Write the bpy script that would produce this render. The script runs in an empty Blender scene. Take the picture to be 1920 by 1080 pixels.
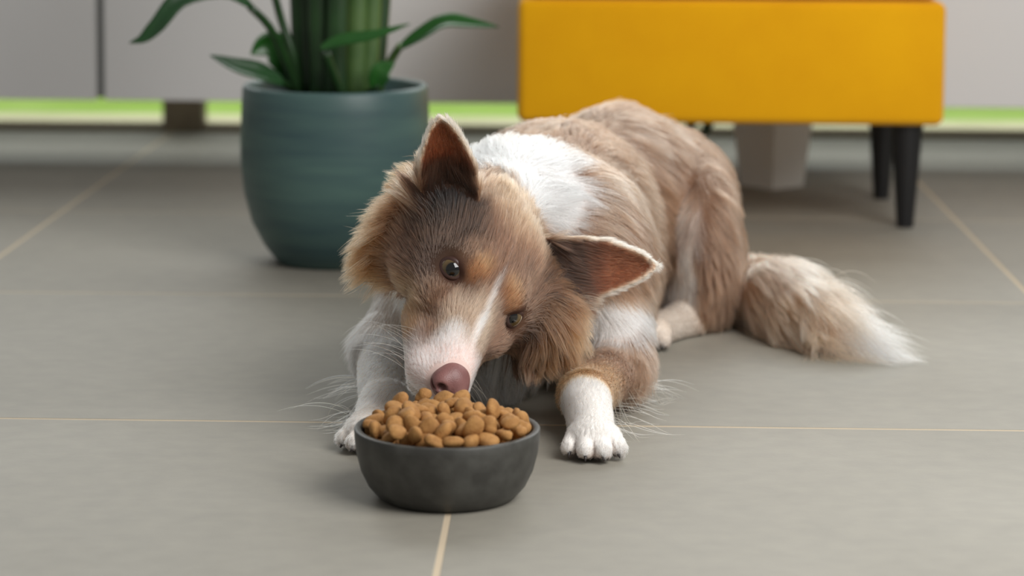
import bpy, bmesh, math, random
import numpy as np
from mathutils import Vector, Matrix

# ------------------------------------------------------------------ camera, world, light
SC = bpy.context.scene
COL = SC.collection
F_PX, PP_Y, CAM_H = 4690.0, 150.0, 0.506
_Y = np.array([130.0, PP_Y + 305.0, -F_PX]); _Y /= np.linalg.norm(_Y)
_ro = 0.0085
_X = np.array([1.0, -_ro, 0.0]); _X[2] = (_Y[0] - _ro * _Y[1]) / -_Y[2]; _X /= np.linalg.norm(_X)
_Z = np.cross(_X, _Y)
CAM_R = np.array([_X, _Y, _Z])                     # camera -> world
cam_d = bpy.data.cameras.new('camera')
cam = bpy.data.objects.new('camera', cam_d); COL.objects.link(cam)
m4 = Matrix([list(r) + [0] for r in CAM_R] + [[0, 0, 0, 1]])
m4.translation = (0, 0, CAM_H)
cam.matrix_world = m4
cam_d.sensor_width = 36; cam_d.lens = F_PX / 1920 * 36
cam_d.shift_y = -(540 - PP_Y) / 1920
cam_d.clip_start = 0.05; cam_d.clip_end = 200
cam_d.dof.use_dof = True; cam_d.dof.focus_distance = 2.08; cam_d.dof.aperture_fstop = 4.8
SC.camera = cam

world = bpy.data.worlds.new('overcast_sky'); SC.world = world; world.use_nodes = True
bg = world.node_tree.nodes['Background']
bg.inputs[0].default_value = (1.0, 0.985, 0.965, 1); bg.inputs[1].default_value = 0.25

def area(name, loc, target, sx, sy, watts, col):
    l = bpy.data.lights.new(name, 'AREA'); l.shape = 'RECTANGLE'; l.size = sx; l.size_y = sy
    l.energy = watts; l.color = col
    o = bpy.data.objects.new(name, l); COL.objects.link(o); o.location = loc
    o.rotation_euler = (Vector(target) - Vector(loc)).to_track_quat('-Z', 'Y').to_euler()
    return o
area('side_window_daylight', (1.10, 1.05, 1.45), (0.05, 2.15, 0.05), 1.4, 1.4, 50, (1.0, 0.985, 0.96))
area('garden_window_daylight', (0.2, 4.75, 1.5), (0.1, 2.4, 0.0), 4.2, 1.7, 90, (0.97, 1.0, 0.98))

SC.view_settings.view_transform = 'Standard'; SC.view_settings.look = 'None'
SC.view_settings.exposure = 0.04; SC.view_settings.gamma = 1.0
SC.view_settings.use_curve_mapping = False

# ------------------------------------------------------------------ helpers
def P(px, py, Y):
    """world point at depth Y whose bearing was measured at (px, py)"""
    d = CAM_R @ np.array([(px - 960) / F_PX, (PP_Y - py) / F_PX, -1.0])
    return d * (Y / d[1]) + np.array([0, 0, CAM_H])

def lin(r, g, b, s=1.0):
    f = lambda c: (c / 12.92 if c <= 0.04045 else ((c + 0.055) / 1.055) ** 2.4)
    return np.array([f(r / 255) * s, f(g / 255) * s, f(b / 255) * s])

def c4(r, g, b): return (*[float(v) for v in lin(r, g, b)], 1.0)

def mat(name, col, rough=0.5, spec=0.5, noise=None, bump=None, coat=0.0, metal=0.0, sheen=0.0):
    """noise = (scale, second colour, detail, low, high); bump = (scale, strength, distance)"""
    m = bpy.data.materials.new(name); m.use_nodes = True
    nt = m.node_tree; b = nt.nodes['Principled BSDF']
    b.inputs['Base Color'].default_value = col
    b.inputs['Roughness'].default_value = rough
    b.inputs['Specular IOR Level'].default_value = spec
    b.inputs['Metallic'].default_value = metal
    b.inputs['Coat Weight'].default_value = coat
    b.inputs['Sheen Weight'].default_value = sheen
    tc = nt.nodes.new('ShaderNodeTexCoord')
    if noise:
        n = nt.nodes.new('ShaderNodeTexNoise'); n.inputs['Scale'].default_value = noise[0]; n.inputs['Detail'].default_value = noise[2]
        nt.links.new(tc.outputs['Object'], n.inputs['Vector'])
        r = nt.nodes.new('ShaderNodeValToRGB')
        r.color_ramp.elements[0].position = noise[3]; r.color_ramp.elements[1].position = noise[4]
        r.color_ramp.elements[0].color = col; r.color_ramp.elements[1].color = noise[1]
        nt.links.new(n.outputs['Fac'], r.inputs['Fac']); nt.links.new(r.outputs['Color'], b.inputs['Base Color'])
    if bump:
        n = nt.nodes.new('ShaderNodeTexNoise'); n.inputs['Scale'].default_value = bump[0]; n.inputs['Detail'].default_value = 4
        nt.links.new(tc.outputs['Object'], n.inputs['Vector'])
        bp = nt.nodes.new('ShaderNodeBump'); bp.inputs['Strength'].default_value = bump[1]; bp.inputs['Distance'].default_value = bump[2]
        nt.links.new(n.outputs['Fac'], bp.inputs['Height']); nt.links.new(bp.outputs['Normal'], b.inputs['Normal'])
    return m

def tag(o, label=None, cat=None, group=None, kind=None):
    for k, v in (('label', label), ('category', cat), ('group', group), ('kind', kind)):
        if v: o[k] = v
    return o

def empty(name, loc=(0, 0, 0)):
    o = bpy.data.objects.new(name, None); o.location = [float(v) for v in loc]; COL.objects.link(o)
    return o

def mesh_obj(name, verts, faces, material, parent=None, smooth=True, loc=None):
    """vertices in world coordinates; loc = where the origin goes"""
    v = np.asarray(verts, float)
    off = np.zeros(3) if loc is None else np.asarray(loc, float)
    me = bpy.data.meshes.new(name)
    me.from_pydata((v - off).tolist(), [], [list(map(int, f)) for f in faces])
    me.validate(); me.update()
    if smooth: me.shade_smooth()
    me.materials.append(material)
    return link(name, me, parent, off)

def link(name, me, parent=None, off=(0, 0, 0)):
    o = bpy.data.objects.new(name, me); COL.objects.link(o)
    off = np.asarray(off, float)
    if parent:
        o.parent = parent
        base = np.zeros(3); q = parent
        while q: base += np.array(q.location); q = q.parent
        off = off - base
    o.location = [float(x) for x in off]
    return o

def bm_obj(name, bm, material, parent=None, smooth=False, loc=(0, 0, 0)):
    me = bpy.data.meshes.new(name); bmesh.ops.recalc_face_normals(bm, faces=bm.faces); bm.to_mesh(me); bm.free()
    if smooth: me.shade_smooth()
    me.materials.append(material)
    return link(name, me, parent, loc)

def box_bm(x0, x1, y0, y1, z0, z1, bevel=0.0, seg=2):
    bm = bmesh.new(); bmesh.ops.create_cube(bm, size=1)
    for v in bm.verts:
        v.co = Vector((x0 + (v.co.x + .5) * (x1 - x0), y0 + (v.co.y + .5) * (y1 - y0), z0 + (v.co.z + .5) * (z1 - z0)))
    if bevel: bmesh.ops.bevel(bm, geom=bm.edges[:], offset=bevel, segments=seg, profile=0.5, affect='EDGES')
    return bm

def lathe(profile, n=96):
    """profile list of (r, z); closed on the axis where r == 0"""
    verts, rows, faces = [], [], []
    for r, z in profile:
        if r <= 1e-6:
            rows.append([len(verts)]); verts.append((0, 0, z))
        else:
            rows.append(list(range(len(verts), len(verts) + n)))
            verts += [(r * math.cos(2 * math.pi * i / n), r * math.sin(2 * math.pi * i / n), z) for i in range(n)]
    for a, b in zip(rows, rows[1:]):
        for i in range(n):
            j = (i + 1) % n
            if len(a) == 1: faces.append((a[0], b[j], b[i]))
            elif len(b) == 1: faces.append((a[i], a[j], b[0]))
            else: faces.append((a[i], a[j], b[j], b[i]))
    return np.array(verts), faces

def spline(pts, n):
    """Catmull-Rom through pts, n samples"""
    p = np.asarray(pts, float); p = np.vstack([2 * p[0] - p[1], p, 2 * p[-1] - p[-2]])
    out = []
    for t in np.linspace(0, len(p) - 3 - 1e-9, n):
        i = int(t); u = t - i; a, b, c, d = p[i:i + 4]
        out.append(.5 * ((2 * b) + (c - a) * u + (2 * a - 5 * b + 4 * c - d) * u * u + (3 * b - a - 3 * c + d) * u ** 3))
    return np.array(out)

def tube(pts, radii, n=10, samples=14, flat=1.0):
    c = spline(pts, samples); r = np.interp(np.linspace(0, 1, samples), np.linspace(0, 1, len(radii)), radii)
    t = np.gradient(c, axis=0); t /= np.linalg.norm(t, axis=1)[:, None]
    ref = np.array([0, 1.0, 0.05])
    verts, faces = [], []
    for k in range(samples):
        a = np.cross(t[k], ref); a /= np.linalg.norm(a) + 1e-9; b = np.cross(a, t[k])
        for i in range(n):
            w = 2 * math.pi * i / n
            verts.append(c[k] + r[k] * (a * math.cos(w) + b * math.sin(w) * flat))
    for k in range(samples - 1):
        for i in range(n):
            j = (i + 1) % n
            faces.append((k * n + i, k * n + j, (k + 1) * n + j, (k + 1) * n + i))
    faces.append(tuple(range(n))[::-1]); faces.append(tuple(range((samples - 1) * n, samples * n)))
    return np.array(verts), faces

# ------------------------------------------------------------------ the setting
W = 0.6; GX, GY = -0.0956, 2.125; GR = 0.0046
m_tile = mat('floor_tile', c4(135, 131, 121), rough=0.6, spec=0.45, noise=(2.2, c4(148, 144, 134), 9, 0.35, 0.68), bump=(240, 0.12, 0.001))
nt = m_tile.node_tree                                       # second, finer mottling and sparse pale flecks
b = nt.nodes['Principled BSDF']; ramp = [n for n in nt.nodes if n.type == 'VALTORGB'][0]
tc = [n for n in nt.nodes if n.type == 'TEX_COORD'][0]
n2 = nt.nodes.new('ShaderNodeTexNoise'); n2.inputs['Scale'].default_value = 38; n2.inputs['Detail'].default_value = 6
mp = nt.nodes.new('ShaderNodeMapping'); mp.inputs['Scale'].default_value = (1.0, 1.3, 1)
nt.links.new(tc.outputs['Object'], mp.inputs['Vector']); nt.links.new(mp.outputs['Vector'], n2.inputs['Vector'])
r2 = nt.nodes.new('ShaderNodeValToRGB'); r2.color_ramp.elements[0].position = 0.3; r2.color_ramp.elements[1].position = 0.72
r2.color_ramp.elements[0].color = (0.93, 0.93, 0.93, 1); r2.color_ramp.elements[1].color = (1.05, 1.045, 1.035, 1)
mx = nt.nodes.new('ShaderNodeMix'); mx.data_type = 'RGBA'; mx.blend_type = 'MULTIPLY'; mx.inputs['Factor'].default_value = 1
nt.links.new(n2.outputs['Fac'], r2.inputs['Fac'])
nt.links.new(ramp.outputs['Color'], mx.inputs['A']); nt.links.new(r2.outputs['Color'], mx.inputs['B'])
nt.links.new(mx.outputs['Result'], b.inputs['Base Color'])
m_grout = mat('grout', c4(194, 178, 154), rough=0.85, spec=0.2, bump=(400, 0.3, 0.001))

floor = bm_obj('floor', box_bm(-3.2, 3.2, 0.2, 4.24, -0.06, -0.0003), m_grout)
tag(floor, kind='structure')
tile_me = None
for i in range(-5, 6):
    for j in range(-4, 4):
        x0, y0 = GX + i * W + GR / 2, GY + j * W + GR / 2
        x1, y1 = x0 + W - GR, y0 + W - GR
        y1 = min(y1, 4.238)
        if x1 < -3.2 or x0 > 3.2 or y1 < 0.2: continue
        if y1 - y0 < W - GR - 1e-6:
            o = bm_obj('tile', box_bm(0, W - GR, 0, y1 - y0, -0.02, 0, 0.0004, 1), m_tile, floor, loc=(x0, y0, 0))
        else:
            if tile_me is None:
                o = bm_obj('tile', box_bm(0, W - GR, 0, W - GR, -0.02, 0, 0.0004, 1), m_tile, floor, loc=(x0, y0, 0)); tile_me = o.data
            else:
                o = link('tile', tile_me, floor, (x0, y0, 0))
        o.rotation_euler = (0, 0, 0)

m_frame = mat('window_frame_paint', c4(122, 108, 84), rough=0.5)
m_glass = bpy.data.materials.new('clear_glass'); m_glass.use_nodes = True
nt = m_glass.node_tree; nt.nodes.remove(nt.nodes['Principled BSDF'])
go = [n for n in nt.nodes if n.type == 'OUTPUT_MATERIAL'][0]
gt, gg, gm, gf = (nt.nodes.new(k) for k in ('ShaderNodeBsdfTransparent', 'ShaderNodeBsdfGlossy', 'ShaderNodeMixShader', 'ShaderNodeFresnel'))
gt.inputs['Color'].default_value = (0.97, 0.99, 0.97, 1); gg.inputs['Roughness'].default_value = 0.0; gf.inputs['IOR'].default_value = 1.3
nt.links.new(gf.outputs[0], gm.inputs['Fac']); nt.links.new(gt.outputs[0], gm.inputs[1]); nt.links.new(gg.outputs[0], gm.inputs[2]); nt.links.new(gm.outputs[0], go.inputs['Surface'])
win = empty('window_1', (0, 4.262, 0)); tag(win, kind='structure')
bm_obj('bottom_rail', box_bm(-3.2, 3.2, -0.02, 0.03, -0.03, 0.012, 0.003), m_frame, win, loc=(0, 4.262, 0))
bm_obj('pane', box_bm(-3.2, 3.2, 0.0, 0.006, 0.012, 0.62), m_glass, win, loc=(0, 4.262, 0))
bm_obj('middle_rail', box_bm(-3.2, 3.2, -0.02, 0.03, 0.62, 0.67, 0.003), m_frame, win, loc=(0, 4.262, 0))
m_terrace = mat('terrace_stone', c4(184, 178, 146), rough=0.8, noise=(6, c4(170, 166, 132), 5, 0.4, 0.7))
terr = tag(bm_obj('terrace_floor', box_bm(-6, 6, 4.292, 4.62, -0.1, -0.012), m_terrace), kind='structure')
m_lawn = mat('lawn', c4(138, 168, 76), rough=0.9, spec=0.1, noise=(3, c4(160, 184, 104), 4, 0.35, 0.7))
lawn = bmesh.new(); bmesh.ops.create_grid(lawn, x_segments=60, y_segments=60, size=1)
rng = random.Random(5)
for v in lawn.verts: v.co = Vector((v.co.x * 10, 14.62 + v.co.y * 10, -0.03 + rng.uniform(-.008, .008)))
tag(bm_obj('lawn_ground', lawn, m_lawn), kind='structure')

# ------------------------------------------------------------------ sideboard in front of the window
m_cab = mat('sideboard_lacquer', c4(230, 229, 229), rough=0.38, spec=0.4)
m_gap = mat('sideboard_carcass', c4(150, 152, 150), rough=0.6)
m_foot = mat('dark_oak', c4(128, 112, 92), rough=0.55, noise=(20, c4(108, 94, 76), 5, 0.3, 0.7))
CY = 3.78
zb = float(P(100, 187, CY)[2])
xs = float(P(187, 100, CY)[0])
sb = empty('sideboard', (xs, CY, 0))
tag(sb, 'long pale grey sideboard on brown block feet along the window', 'sideboard')
bm_obj('carcass', box_bm(-1.6, 2.4, 0.018, 0.2, zb + 0.002, 0.62, 0.002), m_gap, sb, loc=(xs, CY, 0))
for k in range(-2, 3):
    bm_obj('door', box_bm(0.0065, 0.7935, 0, 0.018, zb, 0.615, 0.0015), m_cab, sb, loc=(xs + 0.8 * k, CY, 0))
bm_obj('top_panel', box_bm(-1.6, 2.4, -0.003, 0.205, 0.62, 0.64, 0.002), m_cab, sb, loc=(xs, CY, 0))
for k in (-0.62, 0.36, 0.81, 1.75):                     # slim feet, hidden by the pot and the seat
    bm_obj('foot', box_bm(-0.02, 0.02, 0.06, 0.16, 0.0, zb + 0.002, 0.002), m_foot, sb, loc=(xs + k, CY, 0))
xf = float(P(347, 230, 4.262)[0])
for k in (-1.6, 0, 1.6):
    bm_obj('mullion', box_bm(-0.034, 0.034, -0.03, 0.03, 0.0, 0.67, 0.003), m_foot, win, loc=(xf + k, 4.262, 0))

# ------------------------------------------------------------------ yellow footstool
m_yel = mat('mustard_fabric', c4(236, 172, 2), rough=0.85, spec=0.2, noise=(9, c4(228, 162, 0), 6, 0.3, 0.7), bump=(900, 0.25, 0.001), sheen=0.15)
m_black = mat('black_lacquer', c4(22, 22, 24), rough=0.4)
FY = 3.22
xl, xr = float(P(970, 120, FY)[0]), float(P(1774, 120, FY)[0])
z0 = float(P(1372, 234, FY)[2]); z1 = float(P(1372, 1, FY)[2])
fs = empty('footstool', ((xl + xr) / 2, FY, 0))
tag(fs, 'mustard yellow upholstered seat on tapered black legs behind the dog', 'footstool')
body = bm_obj('upholstered_base', box_bm(xl, xr, FY, FY + 0.42, z0, z1, 0.012, 4), m_yel, fs, smooth=True)
body.location = -Vector(fs.location)
cu = bm_obj('seat_cushion', box_bm(xl + .002, xr - .002, FY - .002, FY + 0.42, z1 + 0.002, z1 + 0.075, 0.022, 5), m_yel, fs, smooth=True)
cu.location = -Vector(fs.location)
def leg(cx, cy):
    v = []
    for z, r in ((z0 + .001, 0.0215), (0.0, 0.0112)):
        v += [(cx + r * math.cos(math.pi * 2 * i / 20), cy + r * math.sin(math.pi * 2 * i / 20), z) for i in range(20)]
    f = [(i, (i + 1) % 20, 20 + (i + 1) % 20, 20 + i) for i in range(20)] + [tuple(range(20))[::-1], tuple(range(20, 40))]
    mesh_obj('leg', v, f, m_black, fs, smooth=False, loc=(cx, cy, 0))
lx = float(P(1698, 410, FY + .035)[0])
for cx in (lx, xl + xr - lx):
    leg(cx, FY + 0.04); leg(cx, FY + 0.30)

# ------------------------------------------------------------------ white square planter behind the footstool
m_wpot = mat('white_planter_glaze', c4(240, 236, 228), rough=0.5)
m_soil = mat('potting_soil', c4(52, 40, 30), rough=0.95, bump=(200, 0.8, 0.004))
m_leaf_d = mat('dark_leaf', c4(28, 56, 32), rough=0.45, noise=(30, c4(44, 78, 40), 3, 0.3, 0.7))
wc = P(1447, 338, 3.64); wp = empty('square_planter', (wc[0], 3.64, 0))
tag(wp, 'white square tapered planter partly hidden behind the yellow seat', 'planter')
v = []
ang = [math.radians(a) for a in (268, 358, 88, 178)]
for r, z in ((0.046, 0), (0.062, 0.13), (0.057, 0.13), (0.05, 0.10)):
    v += [(wc[0] + r * math.cos(a), 3.64 + r * math.sin(a), z) for a in ang]
f = [(3, 2, 1, 0)]
for k in range(3): f += [(4 * k + i, 4 * k + (i + 1) % 4, 4 * k + 4 + (i + 1) % 4, 4 * k + 4 + i) for i in range(4)]
mesh_obj('pot', v, f, m_wpot, wp, smooth=False, loc=(wc[0], 3.64, 0))
mesh_obj('soil', [(wc[0] + .0525 * math.cos(a), 3.64 + .0525 * math.sin(a), 0.112) for a in ang], [(0, 1, 2, 3)], m_soil, wp, loc=(wc[0], 3.64, 0.11))

def leaf(name, pts, width, material, parent, loc, up=(0, 0, 1), fold=0.35, n=18, wave=0.0, thick=0.0012, prof=None):
    """a blade along a spline: V-folded cross section of 7 points, pointed at both ends"""
    c = spline(pts, n); t = np.gradient(c, axis=0); t /= np.linalg.norm(t, axis=1)[:, None]
    upv = np.asarray(up, float); V = []; faces = []
    for k in range(n):
        s = k / (n - 1)
        w = width * (math.sin(math.pi * min(1, s ** 0.75 * 0.97 + 0.03)) ** 0.8 if prof is None else np.interp(s, *prof))
        side = np.cross(t[k], upv); side /= np.linalg.norm(side) + 1e-9; nn = np.cross(side, t[k])
        for q in np.linspace(-1, 1, 7):
            V.append(c[k] + side * q * w + nn * (abs(q) * fold * w + wave * w * math.sin(s * 17 + q * 2)))
    for k in range(n - 1):
        for q in range(6): faces.append((k * 7 + q, k * 7 + q + 1, k * 7 + q + 8, k * 7 + q + 7))
    o = mesh_obj(name, V, faces, material, parent, loc=loc)
    md = o.modifiers.new('thickness', 'SOLIDIFY'); md.thickness = thick
    return o
wl = (wc[0], 3.64, 0.11)
for tip, mid in (((1282, 250), (1330, 200)), ((1318, 262), (1350, 190)), ((1400, 150), (1420, 190)), ((1500, 140), (1470, 190)), ((1560, 200), (1510, 180))):
    leaf('leaf', [wl, P(*mid, 3.66), P(*tip, 3.68)], 0.016, m_leaf_d, wp, wl, up=(0.1, -0.8, 0.5))

# ------------------------------------------------------------------ green-blue pot with bird-of-paradise plant
m_pot = mat('sea_green_glaze', c4(72, 104, 106), rough=0.42, spec=0.45)
nt = m_pot.node_tree; b = nt.nodes['Principled BSDF']
tc = [n for n in nt.nodes if n.type == 'TEX_COORD'][0]
mp = nt.nodes.new('ShaderNodeMapping'); mp.inputs['Scale'].default_value = (3, 3, 26)
nz = nt.nodes.new('ShaderNodeTexNoise'); nz.inputs['Scale'].default_value = 2.0; nz.inputs['Detail'].default_value = 6
rp = nt.nodes.new('ShaderNodeValToRGB')
rp.color_ramp.elements[0].position = .3; rp.color_ramp.elements[1].position = .72
rp.color_ramp.elements[0].color = c4(58, 82, 85); rp.color_ramp.elements[1].color = c4(80, 107, 101)
nt.links.new(tc.outputs['Object'], mp.inputs['Vector']); nt.links.new(mp.outputs['Vector'], nz.inputs['Vector'])
nt.links.new(nz.outputs['Fac'], rp.inputs['Fac']); nt.links.new(rp.outputs['Color'], b.inputs['Base Color'])
PY = 2.95; pc = P(629, 497, PY); px0 = float(pc[0])
PH = float(P(632, 158, PY)[2])
pp = empty('potted_plant', (px0, PY, 0))
tag(pp, 'tall green leafy plant in a round sea-green ceramic pot', 'potted plant')
prof = [(0, 0), (0.066, 0), (0.0705, 0.003), (0.085, 0.022), (0.0995, 0.05), (0.1085, 0.085), (0.1122, 0.12), (0.1124, 0.15), (0.1112, 0.185), (0.1098, PH - 0.004), (0.1080, PH), (0.1040, PH), (0.1025, PH - 0.004), (0.1015, PH - 0.03), (0.0, PH - 0.03)]
v, f = lathe(prof, 96); v += [px0, PY, 0]
mesh_obj('pot', v, f, m_pot, pp, loc=(px0, PY, 0))
v, f = lathe([(0.1010, PH - .0295), (0.08, PH - 0.022), (0, PH - 0.02)], 40); v += [px0, PY, 0]
mesh_obj('soil', v, f, m_soil, pp, loc=(px0, PY, PH - .03))
m_stalk = mat('green_stalk', c4(38, 72, 34), rough=0.4, noise=(14, c4(24, 46, 24), 3, 0.3, 0.7))
m_stalk2 = mat('pale_stalk', c4(88, 116, 64), rough=0.42, noise=(14, c4(50, 82, 40), 3, 0.3, 0.7))
m_leaf = mat('glossy_leaf', c4(26, 56, 30), rough=0.32, noise=(10, c4(42, 84, 42), 3, 0.3, 0.75))
m_leaf2 = mat('young_leaf', c4(46, 102, 38), rough=0.32, noise=(10, c4(30, 74, 30), 3, 0.3, 0.75))
zs = PH - 0.025
def stalk(x0, x1, dy, r0, r1, m, xm=None, top=-260, name='stalk'):
    a = P(x0, 168, PY + dy); a[2] = zs; e = P(x1, top, PY + dy * 1.3)
    mid = (a + e) / 2 if xm is None else P(xm, (168 + top) / 2, PY + dy * 1.1)
    v, f = tube([a, mid, e], [r0, (r0 + r1) / 2, r1], n=12, samples=12, flat=0.7)
    return mesh_obj(name, v, f, m, pp, loc=a)
for args in ((580, 556, 0.02, 0.019, 0.014, m_stalk), (606, 590, -0.012, 0.016, 0.012, m_stalk), (634, 622, 0.03, 0.018, 0.014, m_stalk),
             (628, 640, -0.03, 0.0135, 0.011, m_stalk), (664, 676, -0.006, 0.0135, 0.010, m_stalk2), (688, 712, 0.004, 0.0125, 0.009, m_stalk2),
             (650, 655, 0.05, 0.02, 0.016, m_stalk), (702, 740, 0.03, 0.010, 0.008, m_stalk)):
    stalk(*args)
# crown blades out of the frame, carried by the stalks
for x0, x1, dy, w in ((556, 420, .03, .07), (590, 560, -.02, .065), (640, 700, -.04, .06), (676, 800, 0, .07), (712, 900, .02, .06), (622, 640, .06, .075)):
    leaf('leaf', [P(x0, -258, PY + dy), P((x0 + x1) / 2, -520, PY + dy), P(x1, -760, PY + dy * 1.5)], w, m_leaf, pp, (px0, PY, .4), up=(0.2, -0.7, 0.4))
def bow(stem, blade, w, m, ms, dy0, up, r=0.0045, fold=0.3, wave=0.0):
    s = [P(x, y, PY + d) for x, y, d in stem]; s[0][2] = max(s[0][2], zs)
    lf = leaf('leaf', [P(x, y, PY + d) for x, y, d in blade], w, m, pp, s[-1], up=up, fold=fold, wave=wave)
    v, f = tube(s, [r * 1.3, r], n=8, samples=10)
    mesh_obj('petiole', v, f, ms, lf, loc=s[0])
bow([(560, 178, 0), (535, 110, -.02), (505, 50, -.05), (468, 12, -.07)], [(476, 14, -.07), (420, -14, -.09), (340, -2, -.11), (295, 48, -.12), (268, 72, -.12), (242, 80, -.12)], .011, m_leaf, m_stalk, 0, (0.3, -0.8, 0.7), wave=.1)
bow([(566, 178, .01), (548, 100, .0), (528, 40, .0), (512, -20, -.01)], [(512, -20, -.01), (480, -120, -.02), (400, -200, -.03)], .05, m_leaf, m_stalk, 0, (0.2, -0.8, 0.5))
bow([(560, 176, .03), (548, 166, .0), (520, 148, -.03)], [(535, 156, -.03), (490, 138, -.05), (440, 124, -.06), (394, 103, -.07)], .014, m_leaf, m_stalk, 0, (0.2, -0.7, 0.8))
bow([(556, 176, .05), (545, 140, .04), (538, 108, .03)], [(552, 150, .05), (530, 105, .04), (500, 85, .03), (470, 102, .02)], .021, m_leaf2, m_stalk, 0, (0.5, -0.8, 0.1))
bow([(706, 178, 0), (722, 135, -.01), (738, 105, -.02), (752, 84, -.03)], [(746, 92, -.03), (790, 66, -.04), (835, 42, -.05), (880, 44, -.06), (936, 50, -.07)], .013, m_leaf2, m_stalk2, 0, (-0.1, -0.6, 0.8))
bow([(640, 178, -.04), (622, 130, -.06), (612, 98, -.07)], [(598, 92, -.07), (640, 76, -.08), (700, 66, -.09), (768, 44, -.09)], .008, m_leaf2, m_stalk, 0, (-0.1, -0.8, 0.6))
bow([(690, 178, -.03), (700, 170, -.04), (712, 160, -.045)], [(700, 168, -.045), (712, 140, -.05), (722, 128, -.05), (740, 118, -.05)], .012, m_leaf2, m_stalk, 0, (0.1, -0.9, 0.3))

# ------------------------------------------------------------------ bowl
BY = 1.887; bc = P(838, 945, BY); bx = float(bc[0])
m_bowl = mat('dark_stoneware', c4(58, 57, 54), rough=0.46, spec=0.4, noise=(40, c4(88, 88, 84), 12, 0.42, 0.80), bump=(420, 0.18, 0.0006))
BH = 0.0545
prof = [(0, 0.0015), (0.044, 0.0015), (0.046, 0.0), (0.0495, 0.0), (0.0535, 0.002), (0.0610, 0.0105), (0.0665, 0.022), (0.0698, 0.035), (0.0713, 0.047), (0.0716, BH - 0.0012), (0.0709, BH - 0.0002), (0.0700, BH),
        (0.0672, BH), (0.0664, BH - 0.0004), (0.0659, BH - 0.0016), (0.0650, 0.044), (0.0620, 0.030), (0.0560, 0.018), (0.046, 0.0095), (0.03, 0.007), (0, 0.0065)]
v, f = lathe(prof, 128); v += [bx, BY, 0]
tag(mesh_obj('food_bowl', v, f, m_bowl, loc=(bx, BY, 0)), 'dark grey stoneware bowl heaped with kibble on the tiles', 'bowl')

# kibble: spheres settled by relaxation, then drawn as dimpled discs
rs = np.random.RandomState(11)
NK, RK = 285, 0.0070
ang = rs.rand(NK) * 2 * np.pi; rr = np.sqrt(rs.rand(NK)) * 0.052
kp = np.stack([rr * np.cos(ang), rr * np.sin(ang), 0.03 + rs.rand(NK) * 0.19], 1)
pr, pz = np.array([p[0] for p in prof[15:]][::-1]), np.array([p[1] for p in prof[15:]][::-1])
for it in range(700):
    kp[:, 2] -= 0.00045
    kp[:, :2] *= 1.0001
    for _ in range(2):
        d = kp[:, None] - kp[None]; L = np.sqrt((d ** 2).sum(2)) + np.eye(NK)
        pen = np.clip(2 * RK - L, 0, None) * (1 - np.eye(NK))
        kp += (d / L[..., None] * pen[..., None] * 0.32).sum(1)
        r = np.hypot(kp[:, 0], kp[:, 1])
        lim = np.interp(np.clip(kp[:, 2], .007, .0545), pz[1:], pr[1:]) - RK * 1.02
        inside = kp[:, 2] < BH + 0.006
        s = np.where(inside & (r > lim), np.clip(lim, 0.001, None) / (r + 1e-9), 1)
        kp[:, :2] *= s[:, None]
        kp[:, 2] = np.maximum(kp[:, 2], 0.0205 + RK * .9 + 9.0 * np.clip(np.hypot(kp[:, 0], kp[:, 1]) - .03, 0, 1) ** 2)
keep = (np.hypot(kp[:, 0], kp[:, 1]) < 0.0655) & (kp[:, 2] > 0.0)
kp = kp[keep]
m_kib = mat('baked_kibble', c4(180, 134, 80), rough=0.72, spec=0.3, noise=(160, c4(150, 106, 60), 5, 0.3, 0.72), bump=(900, 0.5, 0.0012))
kib_me = []
for q in range(7):
    bm = bmesh.new(); bmesh.ops.create_icosphere(bm, subdivisions=3, radius=1)
    rq = random.Random(q); ph = [rq.uniform(0, 6.3) for _ in range(6)]
    ax = (0.0089 * rq.uniform(.88, 1.12), 0.0073 * rq.uniform(.86, 1.1), 0.0050 * rq.uniform(.9, 1.15))
    waist = 0.22 if q in (2, 5) else 0.0
    for v_ in bm.verts:
        x, y, z = v_.co
        n_ = 1 + .05 * math.sin(3 * x + ph[0]) * math.sin(3.4 * y + ph[1]) + .05 * math.sin(4 * z + ph[2] + 2 * x) + .025 * math.sin(9 * x + ph[3]) * math.sin(8 * y + ph[4])
        dim = 1 - 0.16 * math.exp(-((x - .1) ** 2 + y * y) * 5) * (1 if z > 0 else 0)
        wq = 1 - waist * math.exp(-x * x * 9)
        v_.co = Vector((ax[0] * x * n_, ax[1] * y * n_ * wq, ax[2] * z * n_ * dim * (1 - waist * .5 * math.exp(-x * x * 9))))
    me = bpy.data.meshes.new('kibble'); bm.to_mesh(me); bm.free(); me.shade_smooth(); me.materials.append(m_kib); kib_me.append(me)
rk = random.Random(3)
for i, p in enumerate(kp):
    o = bpy.data.objects.new('kibble', kib_me[i % 7]); COL.objects.link(o)
    o.location = (bx + p[0], BY + p[1], p[2])
    o.rotation_euler = (rk.gauss(0, .55), rk.gauss(0, .55), rk.uniform(0, 6.28)) if rk.random() < .75 else (rk.uniform(0, 6.28), rk.uniform(0, 6.28), rk.uniform(0, 6.28))
    s = rk.uniform(.82, 1.12); o.scale = (s, s, s)
    tag(o, 'small round brown kibble piece heaped in the grey bowl', 'kibble', 'kibble in the bowl')
# ------------------------------------------------------------------ the dog
# One continuous body surface from blended ellipsoids and tapered limbs, polygonised with surface nets.
def unit(v): v = np.asarray(v, float); return v / (np.linalg.norm(v) + 1e-12)

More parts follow.
